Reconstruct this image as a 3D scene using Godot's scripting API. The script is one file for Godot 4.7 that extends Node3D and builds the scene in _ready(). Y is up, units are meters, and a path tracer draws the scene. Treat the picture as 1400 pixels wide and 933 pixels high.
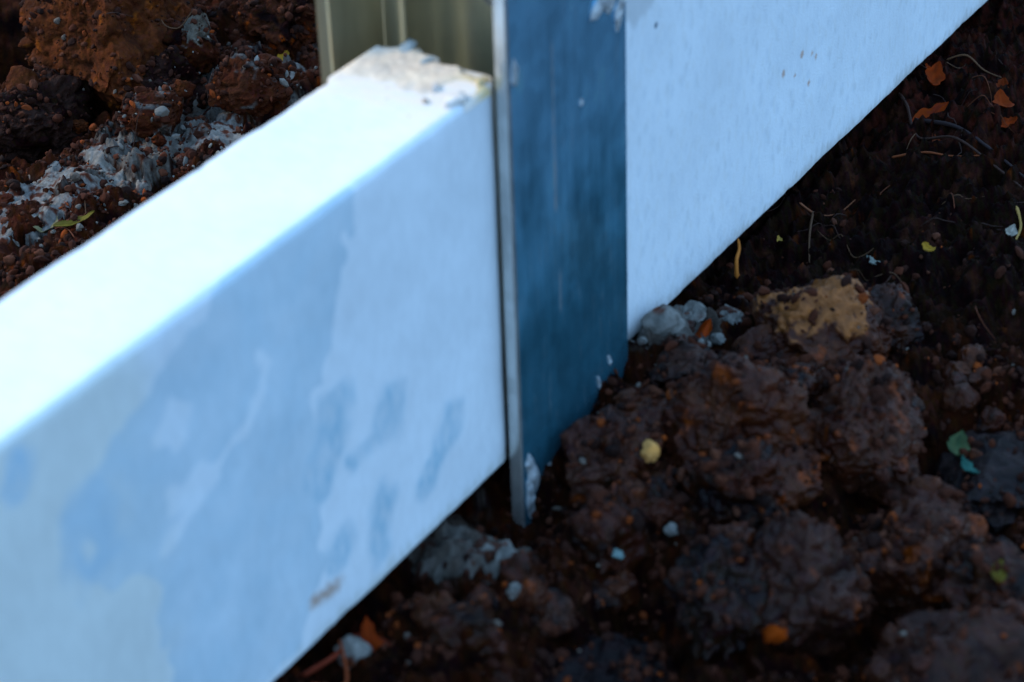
extends Node3D

# ---------------------------------------------------------------- helpers
var rng := RandomNumberGenerator.new()
var names := {}
var nz := {}

func numbered(called: String) -> String:
	if not names.has(called):
		names[called] = 0
		return called
	names[called] += 1
	return "%s_%03d" % [called, names[called]]

func tag(o, label: String, category: String, group := "", kind := ""):
	o.set_meta("label", label)
	if category != "":
		o.set_meta("category", category)
	if group != "":
		o.set_meta("group", group)
	if kind != "":
		o.set_meta("kind", kind)
	return o

func put(mesh: Mesh, called: String, m: Material, parent: Node = null) -> MeshInstance3D:
	var o := MeshInstance3D.new()
	o.mesh = mesh
	o.material_override = m
	if parent == null:
		o.name = numbered(called)
		add_child(o)
	else:
		o.name = called
		parent.add_child(o, true)
	return o

func noise(kind: int, wave: float, seed_: int, octaves := 1) -> FastNoiseLite:
	var n := FastNoiseLite.new()
	n.seed = seed_
	n.noise_type = kind
	n.frequency = 1.0 / wave
	n.fractal_type = FastNoiseLite.FRACTAL_FBM if octaves > 1 else FastNoiseLite.FRACTAL_NONE
	n.fractal_octaves = octaves
	n.cellular_return_type = FastNoiseLite.RETURN_DISTANCE
	n.cellular_jitter = 1.0
	return n

func sstep(a: float, b: float, x: float) -> float:
	var t := clampf((x - a) / (b - a), 0.0, 1.0)
	return t * t * (3.0 - 2.0 * t)

# mesh from packed arrays, smooth normals gathered from the faces
func mesh_of(v: PackedVector3Array, idx: PackedInt32Array, col := PackedColorArray(), uv := PackedVector2Array()) -> ArrayMesh:
	var nr := PackedVector3Array()
	nr.resize(v.size())
	for i in range(0, idx.size(), 3):
		var a := idx[i]
		var b := idx[i + 1]
		var c := idx[i + 2]
		var n := (v[c] - v[a]).cross(v[b] - v[a])
		nr[a] += n
		nr[b] += n
		nr[c] += n
	for i in nr.size():
		nr[i] = nr[i].normalized()
	var arr := []
	arr.resize(Mesh.ARRAY_MAX)
	arr[Mesh.ARRAY_VERTEX] = v
	arr[Mesh.ARRAY_NORMAL] = nr
	arr[Mesh.ARRAY_INDEX] = idx
	if col.size() > 0:
		arr[Mesh.ARRAY_COLOR] = col
	if uv.size() > 0:
		arr[Mesh.ARRAY_TEX_UV] = uv
	var me := ArrayMesh.new()
	me.add_surface_from_arrays(Mesh.PRIMITIVE_TRIANGLES, arr)
	return me

var ico_cache := {}
func ico(sub: int) -> Array:
	if ico_cache.has(sub):
		return ico_cache[sub]
	var v := PackedVector3Array()
	var f := PackedInt32Array()
	if sub == 0:
		var t := (1.0 + sqrt(5.0)) / 2.0
		for p in [Vector3(-1, t, 0), Vector3(1, t, 0), Vector3(-1, -t, 0), Vector3(1, -t, 0), Vector3(0, -1, t), Vector3(0, 1, t), Vector3(0, -1, -t), Vector3(0, 1, -t), Vector3(t, 0, -1), Vector3(t, 0, 1), Vector3(-t, 0, -1), Vector3(-t, 0, 1)]:
			v.append(p.normalized())
		f = PackedInt32Array([0, 5, 11, 0, 1, 5, 0, 7, 1, 0, 10, 7, 0, 11, 10, 1, 9, 5, 5, 4, 11, 11, 2, 10, 10, 6, 7, 7, 8, 1, 3, 4, 9, 3, 2, 4, 3, 6, 2, 3, 8, 6, 3, 9, 8, 4, 5, 9, 2, 11, 4, 6, 10, 2, 8, 7, 6, 9, 1, 8])
	else:
		var prev := ico(sub - 1)
		v = prev[0].duplicate()
		var mid := {}
		var pf: PackedInt32Array = prev[1]
		for i in range(0, pf.size(), 3):
			var m := [0, 0, 0]
			for k in 3:
				var a := pf[i + k]
				var b := pf[i + (k + 1) % 3]
				var key := mini(a, b) * 1000000 + maxi(a, b)
				if not mid.has(key):
					mid[key] = v.size()
					v.append(((v[a] + v[b]) * 0.5).normalized())
				m[k] = mid[key]
			f.append_array(PackedInt32Array([pf[i], m[0], m[2], pf[i + 1], m[1], m[0], pf[i + 2], m[2], m[1], m[0], m[1], m[2]]))
	ico_cache[sub] = [v, f]
	return ico_cache[sub]

# ---------------------------------------------------------------- colours of the earth (linear base colours)
const BROWN := Color(0.052, 0.0125, 0.0046)
const DARK := Color(0.0080, 0.0028, 0.0018)
const RUST := Color(0.185, 0.034, 0.0035)
const TAN := Color(0.260, 0.088, 0.022)
const GREYBROWN := Color(0.058, 0.0185, 0.0090)
const BLACKMUD := Color(0.0070, 0.0032, 0.0028)
const MORTAR := Color(0.21, 0.205, 0.185)
const DULLMORTAR := Color(0.075, 0.060, 0.048)

func blend(a: Color, b: Color, t: float) -> Color:
	return a.lerp(b, clampf(t, 0.0, 1.0))

# ---------------------------------------------------------------- a lump of earth
# radii in metres; palette: [main, second, spots]; rough 0..1 how crumbly
func clod_mesh(seed_: int, radii: Vector3, sub: int, crumbly: float, pal: Array, top_tint = null, spots := 0.5) -> ArrayMesh:
	var r := RandomNumberGenerator.new()
	r.seed = seed_
	var base := ico(sub)
	var dirs: PackedVector3Array = base[0]
	var big := (radii.x + radii.y + radii.z) / 3.0
	var off := Vector3(r.randf() * 9.0, r.randf() * 9.0, r.randf() * 9.0)
	var n1: FastNoiseLite = nz.broad
	var planes := []
	for k in 12:
		var d := Vector3(r.randf_range(-1, 1), r.randf_range(-0.5, 1), r.randf_range(-1, 1)).normalized()
		planes.append([d, r.randf_range(0.58, 0.95)])
	var v := PackedVector3Array()
	var col := PackedColorArray()
	v.resize(dirs.size())
	col.resize(dirs.size())
	for i in dirs.size():
		var d := dirs[i]
		var q := d * (1.0 + 0.42 * n1.get_noise_3dv(d * 0.055 + off) + 0.18 * n1.get_noise_3dv(d * 0.15 + off))
		for pl in planes:
			var h: float = q.dot(pl[0]) - pl[1]
			if h > 0.0:
				q -= pl[0] * h * 0.93
		var p := q * radii
		var s := p + off
		var wob := Vector3(nz.warp.get_noise_3dv(s), nz.warp.get_noise_3dv(s + Vector3(5, 1, 2)), nz.warp.get_noise_3dv(s + Vector3(2, 7, 4))) * 0.004
		s += wob
		var c1: float = nz.lump.get_noise_3dv(s)       # -1 at the heart of a crumb, towards 0 and above at its rim
		var c2: float = nz.crumb.get_noise_3dv(s)
		var fb: float = nz.fine.get_noise_3dv(s)
		var k0 := minf(0.0140, big * 0.40) * crumbly
		var k1 := minf(0.0062, big * 0.19) * crumbly
		var k2 := minf(0.0022, big * 0.10) * crumbly
		var c0: float = nz.knob.get_noise_3dv(s)
		var disp := (0.45 - (c0 + 1.0) * (c0 + 1.0)) * k0 + (0.45 - (c1 + 1.0) * (c1 + 1.0)) * k1 + (0.45 - (c2 + 1.0) * (c2 + 1.0)) * k2 + fb * minf(0.0030, big * 0.11) * (0.3 + 0.7 * minf(crumbly, 1.0))
		p += d * disp
		v[i] = p
		var m: float = nz.tone.get_noise_3dv(s)
		var cc := blend(pal[0], pal[1], 0.5 + 1.5 * m)
		var sp: float = nz.spot.get_noise_3dv(s)
		cc = blend(cc, pal[2], sstep(0.52 - 0.5 * spots, 0.85 - 0.5 * spots, sp + 0.25 * fb))
		if top_tint != null:
			var up: float = p.y / radii.y + 0.35 * fb + 0.3 * m
			cc = blend(cc, top_tint[0], sstep(top_tint[1], top_tint[1] + 0.12, up))
		cc = cc * (1.0 + 0.5 * fb)
		cc.a = 1.0
		col[i] = cc
	return mesh_of(v, base[1], col)

# ---------------------------------------------------------------- the ground
var gx := PackedFloat64Array()
var gz := PackedFloat64Array()
var gh := PackedFloat32Array()

func axis(a: float, b: float, step: float) -> PackedFloat64Array:
	var fine := []
	var x := a
	while x <= b:
		fine.append(x)
		x += step
	var lo := []
	var s := step * 2.0
	x = a
	while x > -70.0:
		x -= s
		s *= 1.28
		lo.append(x)
	lo.reverse()
	var hi := []
	s = step * 2.0
	x = fine[-1]
	while x < 70.0:
		x += s
		s *= 1.28
		hi.append(x)
	return PackedFloat64Array(lo + fine + hi)

func bump(x: float, z: float, cx: float, cz: float, rx: float, rz: float) -> float:
	var a := (x - cx) / rx
	var b := (z - cz) / rz
	return exp(-(a * a + b * b))

# the broad lie of the land, metres
func land(x: float, z: float) -> float:
	var h := -0.022
	h += 0.014 * bump(x, z, 0.10, 0.035, 0.07, 0.05)      # heaped against the post
	h += 0.014 * bump(x, z, 0.115, 0.000, 0.045, 0.022)
	h -= 0.044 * bump(x, z, 0.02, 0.19, 0.10, 0.055)      # hollow in front of the heap
	h -= 0.030 * bump(x, z, 0.10, 0.15, 0.05, 0.04)
	h -= 0.016 * bump(x, z, -0.06, 0.09, 0.05, 0.03)
	h -= 0.040 * bump(x, z, -0.036, 0.082, 0.030, 0.020)   # black hollow at the foot of the heap
	h -= 0.025 * bump(x, z, 0.040, 0.125, 0.020, 0.020)
	h -= 0.024 * bump(x, z, -0.006, 0.004, 0.024, 0.022)     # the foot of the post stands free at its left corner
	h += 0.012 * bump(x, z, 0.09, 0.09, 0.06, 0.05)
	h += 0.006 * bump(x, z, -0.06, 0.02, 0.03, 0.03)
	h -= 0.012 * bump(x, z, -0.12, -0.02, 0.05, 0.03)
	h += 0.010 * bump(x, z, 0.22, -0.36, 0.12, 0.05)      # ridge of crumbs behind the wall
	h -= 0.150 * bump(x, z, 0.290, -0.580, 0.055, 0.06)      # hole behind the big lump
	h -= 0.012 * bump(x, z, 0.16, -0.44, 0.06, 0.03)
	h += 0.02 * bump(x, z, 0.40, -0.46, 0.12, 0.08)
	h -= 0.010 * bump(x, z, 0.30, 0.00, 0.10, 0.03)
	h += 0.010 * bump(x, z, 0.46, 0.06, 0.10, 0.06)
	return h

# how much this spot is churned crumbs (1) or smeared mud (0)
func churn(x: float, z: float) -> float:
	var mud := sstep(0.17, 0.25, x - 0.25 * (z - 0.03)) * sstep(-0.05, -0.02, z)
	return 1.0 - 0.66 * mud

func ground_height(x: float, z: float, detail := true) -> float:
	var h := land(x, z)
	var p := Vector3(x, 0.0, z)
	h += 0.010 * nz.broad.get_noise_3dv(p)
	if detail:
		var cr := churn(x, z)
		var w := Vector3(nz.warp.get_noise_3dv(p), 0, nz.warp.get_noise_3dv(p + Vector3(5, 1, 2))) * 0.007
		p += w
		var c0: float = nz.knob.get_noise_3dv(p) + 1.0
		var c1: float = nz.lump.get_noise_3dv(p) + 1.0
		var c2: float = nz.crumb.get_noise_3dv(p) + 1.0
		h += ((0.4 - c0 * c0) * 0.019 + (0.5 - c1 * c1) * 0.010 + (0.5 - c2 * c2) * 0.0028) * cr + 0.005 * cr * nz.patch.get_noise_3dv(p * 1.6)
		h += nz.fine.get_noise_3dv(p) * (0.0035 + 0.0015 * cr)
		if cr < 0.99:
			# ridges of drying mud, drawn out along the wall
			var q := Vector3(x * 0.55 + z * 0.8, 0.0, z * 1.6 - x * 0.3)
			h += (1.0 - cr) * (0.016 * nz.ridge.get_noise_3dv(q) + 0.008 * nz.ridge.get_noise_3dv(q * 2.7) + 0.003 * nz.ridge.get_noise_3dv(q * 7.0))
	return h

func ground_colour(x: float, z: float, h: float) -> Color:
	var p := Vector3(x, h, z)
	var m: float = nz.tone.get_noise_3dv(p)
	var sp: float = nz.spot.get_noise_3dv(p)
	var fb: float = nz.fine.get_noise_3dv(p * 1.7)
	var cr := churn(x, z)
	var a := BROWN
	var b := DARK
	if z > -0.04:  # soil before the wall: mud colours, darkened further to paint shade between clods
		a = blend(BLACKMUD * 1.2, BROWN * 0.6, (cr - 0.2) * 1.1)
		b = blend(BLACKMUD, DARK, cr)
	var c := blend(a, b, 0.5 + 1.6 * m)
	c = blend(c, RUST * 0.75, sstep(0.42, 0.7, sp) * (0.3 + 0.6 * cr))
	c = blend(c, GREYBROWN, sstep(0.15, 0.5, nz.broad.get_noise_3dv(p * 2.3 + Vector3(3, 3, 3))) * 0.5)
	# rotted leaf mould towards the far right
	if z > -0.04:
		c = blend(c, Color(0.055, 0.011, 0.005), sstep(0.34, 0.44, x) * sstep(-0.05, 0.25, nz.patch.get_noise_3dv(p * 1.5)) * 0.8)
	# slurry dried on the earth round the foot of the wall
	var g := bump(x, z, -0.052, 0.008, 0.022, 0.030) + 0.8 * bump(x, z, 0.135, 0.000, 0.03, 0.018) + 0.6 * bump(x, z, -0.02, -0.02, 0.03, 0.02)
	c = blend(c, DULLMORTAR, sstep(0.35, 0.8, g + 0.5 * m + 0.3 * fb) * 0.8)
	if z < -0.1:
		var s := bump(x, z, 0.26, -0.36, 0.07, 0.035) + bump(x, z, 0.17, -0.37, 0.05, 0.03)
		c = blend(c, MORTAR * 0.62, sstep(0.55, 0.85, s + 0.75 * nz.patch.get_noise_3dv(p) + 0.4 * fb) * 0.85)
	c = c * (1.0 + 0.6 * fb)
	c.a = 1.0
	return c

func build_ground(m: Material):
	gx = axis(-0.24, 0.68, 0.0016)
	gz = axis(-0.64, 0.29, 0.0016)
	var nx := gx.size()
	var nzz := gz.size()
	gh.resize(nx * nzz)
	var v := PackedVector3Array()
	var col := PackedColorArray()
	v.resize(nx * nzz)
	col.resize(nx * nzz)
	for j in nzz:
		var z := gz[j]
		for i in nx:
			var x := gx[i]
			var fine := x > -0.4 and x < 0.9 and z > -0.8 and z < 0.5
			var h := ground_height(x, z, fine)
			gh[j * nx + i] = h
			v[j * nx + i] = Vector3(x, h, z)
			col[j * nx + i] = ground_colour(x, z, h) if fine else BROWN.lerp(DARK, 0.5)
	var idx := PackedInt32Array()
	idx.resize((nx - 1) * (nzz - 1) * 6)
	var k := 0
	for j in nzz - 1:
		for i in nx - 1:
			var a := j * nx + i
			idx[k] = a
			idx[k + 1] = a + 1
			idx[k + 2] = a + nx
			idx[k + 3] = a + 1
			idx[k + 4] = a + nx + 1
			idx[k + 5] = a + nx
			k += 6
	var o := put(mesh_of(v, idx, col), "ground", m)
	tag(o, "churned dark brown soil on both sides of the concrete sleeper wall", "ground", "", "structure")

func H(x: float, z: float) -> float:
	var i := gx.bsearch(x) - 1
	var j := gz.bsearch(z) - 1
	i = clampi(i, 0, gx.size() - 2)
	j = clampi(j, 0, gz.size() - 2)
	var tx := (x - gx[i]) / (gx[i + 1] - gx[i])
	var tz := (z - gz[j]) / (gz[j + 1] - gz[j])
	var n := gx.size()
	return lerpf(lerpf(gh[j * n + i], gh[j * n + i + 1], tx), lerpf(gh[(j + 1) * n + i], gh[(j + 1) * n + i + 1], tx), tz)

# height of whatever lies uppermost: ground or clod
const CELL := 0.0015
const GRID_W := 640
const GRID_H := 660
var tops := PackedFloat32Array()

func heap(o: MeshInstance3D):
	if tops.is_empty():
		tops.resize(GRID_W * GRID_H)
		tops.fill(-9.0)
	var t := o.transform
	for p in (o.mesh.surface_get_arrays(0)[Mesh.ARRAY_VERTEX] as PackedVector3Array):
		var q := t * p
		var i := int((q.x + 0.25) / CELL)
		var j := int((q.z + 0.68) / CELL)
		if i >= 0 and j >= 0 and i < GRID_W and j < GRID_H and q.y > tops[j * GRID_W + i]:
			tops[j * GRID_W + i] = q.y

func top_at(x: float, z: float) -> float:
	var h := H(x, z)
	var i := int((x + 0.25) / CELL)
	var j := int((z + 0.68) / CELL)
	if i >= 0 and j >= 0 and i < GRID_W and j < GRID_H and not tops.is_empty():
		h = maxf(h, tops[j * GRID_W + i])
	return h

# ---------------------------------------------------------------- textures
func blank(w: int, h: int) -> Image:
	return Image.create(w, h, false, Image.FORMAT_RGB8)

func tex(img: Image) -> ImageTexture:
	img.generate_mipmaps()
	return ImageTexture.create_from_image(img)

func grain_texture(seed_: int, lo: float, hi: float, wave: float, size := 512) -> NoiseTexture2D:
	var n := FastNoiseLite.new()
	n.seed = seed_
	n.noise_type = FastNoiseLite.TYPE_SIMPLEX_SMOOTH
	n.frequency = 1.0 / wave
	n.fractal_octaves = 5
	n.fractal_gain = 0.65
	var t := NoiseTexture2D.new()
	t.width = size
	t.height = size
	t.seamless = true
	t.noise = n
	var g := Gradient.new()
	g.set_color(0, Color(lo, lo, lo))
	g.set_color(1, Color(hi, hi, hi))
	t.color_ramp = g
	return t

func earth_material(rough: float, relief: float, spec := 0.15) -> StandardMaterial3D:
	var m := StandardMaterial3D.new()
	m.vertex_color_use_as_albedo = true
	m.albedo_texture = nz.grain
	m.uv1_triplanar = true
	m.uv1_scale = Vector3(14, 14, 14)
	m.roughness = rough
	m.metallic_specular = spec
	m.heightmap_enabled = true
	m.heightmap_texture = nz.relief
	m.heightmap_scale = relief
	return m

func flat_material(c: Color, rough: float, spec := 0.4) -> StandardMaterial3D:
	var m := StandardMaterial3D.new()
	m.albedo_color = c.linear_to_srgb()
	m.roughness = rough
	m.metallic_specular = spec
	return m

func seg(p: Vector2, a: Vector2, b: Vector2) -> float:
	var d := b - a
	var t := clampf((p - a).dot(d) / maxf(d.length_squared(), 1e-9), 0.0, 1.0)
	return p.distance_to(a + d * t)

# concrete skin: u runs along the sleeper, v round its section from the bottom front edge (millimetres)
func concrete_texture(w: int, h: int, u0: float, ulen: float, vlen: float, which: int) -> Array:
	var img := blank(w, h)
	var rel := Image.create(w, h, false, Image.FORMAT_L8)
	var n_b := noise(FastNoiseLite.TYPE_SIMPLEX_SMOOTH, 70.0, 21 + which, 4)
	var n_m := noise(FastNoiseLite.TYPE_SIMPLEX_SMOOTH, 9.0, 31 + which, 3)
	var n_f := noise(FastNoiseLite.TYPE_SIMPLEX_SMOOTH, 1.6, 41 + which, 2)
	var n_w := noise(FastNoiseLite.TYPE_SIMPLEX_SMOOTH, 26.0, 51 + which, 2)
	var n_p := noise(FastNoiseLite.TYPE_CELLULAR, 9.0, 61 + which)
	var fieldl := PackedVector2Array([Vector2(-170, 200), Vector2(-206, 179), Vector2(-237, 166), Vector2(-267, 150), Vector2(-281, 138), Vector2(-271, 113), Vector2(-236, 94), Vector2(-236, 70), Vector2(-234, 43), Vector2(-230, 0), Vector2(-189, 0), Vector2(-153, 15), Vector2(-137, 39), Vector2(-142, 85), Vector2(-136, 109), Vector2(-120, 138), Vector2(-103, 178), Vector2(-100, 200)])
	var blobs := [[Vector2(-122, 102), Vector2(-136, 80), 12.5], [Vector2(-87, 83), Vector2(-86, 76), 11.0], [Vector2(-86, 72), Vector2(-114, 73), 4.5], [Vector2(-41, 50), Vector2(-45, 45), 9.5], [Vector2(-49, 38), Vector2(-64, 31), 7.0], [Vector2(-95, 40), Vector2(-100, 20), 8.5], [Vector2(-126, 38), Vector2(-129, 34), 9.5], [Vector2(-292, 182), Vector2(-294, 174), 6.0]]
	var pale := [[Vector2(-161, 149), Vector2(-173, 128), 2.5], [Vector2(-173, 128), Vector2(-199, 120), 3.0], [Vector2(-199, 120), Vector2(-222, 122), 4.0], [Vector2(-213, 153), Vector2(-219, 149), 7.0], [Vector2(-268, 130), Vector2(-266, 126), 3.0], [Vector2(-204, 112), Vector2(-226, 108), 5.0]]
	var rusts := [[Vector2(304, 79), 1.9], [Vector2(322, 70), 1.2], [Vector2(282, 77), 1.8], [Vector2(314, 58), 1.5], [Vector2(317, 74), 1.0], [Vector2(296, 70), 0.9]]
	for y in h:
		var v := (y + 0.5) / h * vlen
		for x in w:
			var u := u0 + (x + 0.5) / w * ulen
			var wx := n_w.get_noise_2d(u, v) * 9.0
			var wy := n_w.get_noise_2d(u + 300.0, v) * 9.0
			var p := Vector2(u + wx * 0.8, v + wy * 0.8)
			var p2 := Vector2(u + wx * 0.55, v + wy * 0.55)
			var b := n_b.get_noise_2d(u, v)
			# marks drawn out down the face
			var mm := n_m.get_noise_2d(u * 1.35, v * 0.6)
			var f := n_f.get_noise_2d(u, v)
			var c := Color(0.565, 0.630, 0.665)
			c = c * (1.0 + 0.08 * b + 0.05 * mm + 0.04 * f)
			var hgt := 0.5 + 0.18 * mm + 0.16 * f
			if which == 0 and v < 193.0:
				c = c * 0.95
				var d := 99.0
				var wet := 0.0
				if Geometry2D.is_point_in_polygon(p, fieldl):
					wet = 0.82
				for q in blobs:
					d = seg(p2, q[0], q[1]) - q[2]
					wet = maxf(wet, (1.05 + 0.8 * mm) * sstep(4.2, -3.6, d))
				var lobe := seg(p, Vector2(-262, 140), Vector2(-262, 126)) - 15.0
				wet = maxf(wet, sstep(5.0, -4.0, lobe) * 1.1)
				for q in pale:
					d = seg(p, q[0], q[1]) - q[2]
					wet *= 1.0 - 0.8 * sstep(2.0, -1.5, d)
				wet *= 0.85 + 0.35 * n_b.get_noise_2d(u * 2.0 + 77.0, v * 2.0)
				c = Color(c.r * (1.0 - 0.34 * wet), c.g * (1.0 - 0.21 * wet), c.b * (1.0 - 0.15 * wet))
				# a greyer patch low down at the far left
				var dull := sstep(-215.0, -245.0, p.x) * (1.0 - wet)
				c = Color(c.r * (1.0 - 0.06 * dull), c.g * (1.0 - 0.08 * dull), c.b * (1.0 - 0.16 * dull))
				var br := seg(Vector2(u, v), Vector2(-131, 20), Vector2(-147, 22.5)) - 2.0 + n_m.get_noise_2d(u * 2.0, v * 2.0) * 2.4
				c = c.lerp(Color(0.27, 0.145, 0.07), sstep(4.0, -2.5, br) * 0.75)
				var low := sstep(10.0, 2.0, v + 4.0 * mm) * sstep(-210.0, -120.0, u) * 0.4
				c = c.lerp(Color(0.34, 0.36, 0.30), low)
			elif which == 0 and v < 270.0:
				# sand and splashed mortar on the top near the post
				var sand := sstep(-75.0, -20.0, u + 30.0 * b)
				c = c.lerp(Color(0.66, 0.54, 0.42), sand * (0.6 + 0.3 * mm))
				var dot := n_p.get_noise_2d(u * 0.5, v * 0.5)
				c = c.lerp(Color(0.34, 0.30, 0.30), sstep(-0.95, -0.985, dot) * sstep(-0.1, 0.2, b) * 0.8)
			if which == 1:
				var dots := n_p.get_noise_2d(u * 1.0 + 0.2 * wx, v * 0.62 + 0.2 * wy)
				var k := sstep(-0.60, -0.92, dots) * (0.35 + 0.65 * sstep(-0.2, 0.4, b + mm))
				c = c.lerp(Color(0.36, 0.44, 0.50), k * 0.28)
				c = c.lerp(Color(0.46, 0.49, 0.48), sstep(0.05, 0.5, mm) * 0.3)
				var low := sstep(11.0, 1.0, v + 6.0 * mm + 5.0 * b) * 0.5
				c = c.lerp(Color(0.30, 0.29, 0.25), low)
				hgt -= 0.12 * k
				for q in rusts:
					var dd: float = Vector2(u, v).distance_to(q[0]) - q[1] + 1.0 * f
					c = c.lerp(Color(0.38, 0.21, 0.12), sstep(0.9, -0.5, dd) * 0.7)
				var dk := Vector2(u, v).distance_to(Vector2(143, 161)) - 1.3
				c = c.lerp(Color(0.10, 0.13, 0.16), sstep(0.8, -0.4, dk))
				var sm := seg(p, Vector2(112, 184), Vector2(133, 176)) - 7.0
				c = c.lerp(Color(0.36, 0.39, 0.40), sstep(3.0, -3.0, sm) * 0.6)
			img.set_pixel(x, y, Color(c.r, c.g, c.b).linear_to_srgb())
			rel.set_pixel(x, y, Color(hgt, hgt, hgt))
	return [tex(img), tex(rel)]

func steel_texture() -> ImageTexture:
	# u: millimetres round the flange from its left edge, v: height; brushed streaks, scuffs, a long scratch
	var w := 512
	var h := 1024
	var img := blank(w, h)
	var n_s := noise(FastNoiseLite.TYPE_SIMPLEX_SMOOTH, 5.0, 71, 4)
	var n_b := noise(FastNoiseLite.TYPE_SIMPLEX_SMOOTH, 40.0, 72, 3)
	var n_c := noise(FastNoiseLite.TYPE_CELLULAR, 7.0, 73)
	n_c.cellular_return_type = FastNoiseLite.RETURN_CELL_VALUE
	var n_x := noise(FastNoiseLite.TYPE_SIMPLEX_SMOOTH, 1.3, 74, 1)
	for y in h:
		var v := float(y) / h * 300.0 - 50.0
		for x in w:
			var u := float(x) / w * 224.0
			var s := n_s.get_noise_2d(u * 1.1, v * 0.07)
			var b := n_b.get_noise_2d(u, v * 0.5)
			var k := 0.30 * (1.0 + 0.15 * s + 0.24 * b + 0.10 * n_c.get_noise_2d(u, v))
			var c := Color(k * 0.97, k * 1.0, k * 1.04)
			# u 7 is the left front corner
			var sx := u - 1.5
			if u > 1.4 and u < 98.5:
				var damp := sstep(185.0, 35.0, v + 30.0 * b + 8.0 * s)  # painted dark reflection of the soil, stronger towards the foot
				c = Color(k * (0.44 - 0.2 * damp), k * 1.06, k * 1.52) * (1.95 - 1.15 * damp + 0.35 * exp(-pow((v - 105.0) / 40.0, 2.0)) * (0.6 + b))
			else:
				c = Color(k * 1.75, k * 1.75, k * 1.65)
			var d := absf(sx - 34.0 + 0.6 * s) - 0.55
			var on := sstep(0.7, -0.3, d) * sstep(114.0, 119.0, v) * sstep(199.0, 195.0, v) * (0.55 + 0.8 * n_b.get_noise_2d(9.0, v * 3.0 + 20.0) + 0.3)
			var d2 := absf(sx - 36.0) - 0.8
			on = maxf(on, sstep(0.6, -0.3, d2) * sstep(62.0, 66.0, v) * sstep(88.0, 80.0, v) * 0.5)
			# hairline scuffs
			var hair := sstep(0.62, 0.80, n_x.get_noise_2d(u + 0.06 * v, v * 0.045)) * sstep(0.0, 0.4, b + 0.2)
			on = maxf(on, hair * 0.35)
			c = c.lerp(Color(0.72, 0.78, 0.80), clampf(on, 0.0, 1.0) * 0.85)
			img.set_pixel(x, h - 1 - y, c.linear_to_srgb())
	return tex(img)

# ---------------------------------------------------------------- solids
# closed outline in X and Z (clockwise seen from above or not, normals are mended), drawn up from y0 to y1
func upright(ring: PackedVector2Array, y0: float, y1: float, ulen: float, v0: float, vlen: float, u_from := 0) -> ArrayMesh:
	var n := ring.size()
	var v := PackedVector3Array()
	var uv := PackedVector2Array()
	var nr := PackedVector3Array()
	var idx := PackedInt32Array()
	var area := 0.0
	for i in n:
		var a := ring[i]
		var b := ring[(i + 1) % n]
		area += a.x * b.y - b.x * a.y
	var sgn := 1.0 if area > 0.0 else -1.0
	var s := 0.0
	for i in n + 1:
		var a := ring[(i - 1 + n) % n]
		var b := ring[i % n]
		var c := ring[(i + 1) % n]
		var e1 := (b - a).normalized()
		var e2 := (c - b).normalized()
		var t := (e1 + e2).normalized()
		var nn := Vector3(t.y, 0, -t.x) * sgn
		for y in [y0, y1]:
			v.append(Vector3(b.x, y, b.y))
			nr.append(nn)
			uv.append(Vector2(s / ulen, 1.0 - (y - v0) / vlen))
		s += b.distance_to(c)
	for i in n:
		var a := i * 2
		var q := [a, a + 1, a + 3, a, a + 3, a + 2]
		if sgn > 0.0:
			q.reverse()
		idx.append_array(PackedInt32Array(q))
	var tri := Geometry2D.triangulate_polygon(ring)
	for yy in [y1, y0]:
		var start := v.size()
		for p in ring:
			v.append(Vector3(p.x, yy, p.y))
			nr.append(Vector3(0, 1 if yy == y1 else -1, 0))
			uv.append(Vector2(0.5, 0.5))
		for k in range(0, tri.size(), 3):
			var a := v[start + tri[k]]
			var b := v[start + tri[k + 1]]
			var c := v[start + tri[k + 2]]
			var up := (c - a).cross(b - a).y > 0.0
			var q := [start + tri[k], start + tri[k + 1], start + tri[k + 2]]
			if up != (yy == y1):
				q.reverse()
			idx.append_array(PackedInt32Array(q))
	var arr := []
	arr.resize(Mesh.ARRAY_MAX)
	arr[Mesh.ARRAY_VERTEX] = v
	arr[Mesh.ARRAY_NORMAL] = nr
	arr[Mesh.ARRAY_TEX_UV] = uv
	arr[Mesh.ARRAY_INDEX] = idx
	var me := ArrayMesh.new()
	me.add_surface_from_arrays(Mesh.PRIMITIVE_TRIANGLES, arr)
	return me

func round_rect(x0: float, z0: float, x1: float, z1: float, r: float) -> PackedVector2Array:
	var out := PackedVector2Array()
	for c in [[x0 + r, z1 - r, 180.0, 90.0], [x1 - r, z1 - r, 90.0, 0.0], [x1 - r, z0 + r, 0.0, -90.0], [x0 + r, z0 + r, -90.0, -180.0]]:
		for k in 5:
			var a := deg_to_rad(lerpf(c[2], c[3], k / 4.0))
			out.append(Vector2(c[0] + cos(a) * r, c[1] + sin(a) * r))
	return out

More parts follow.
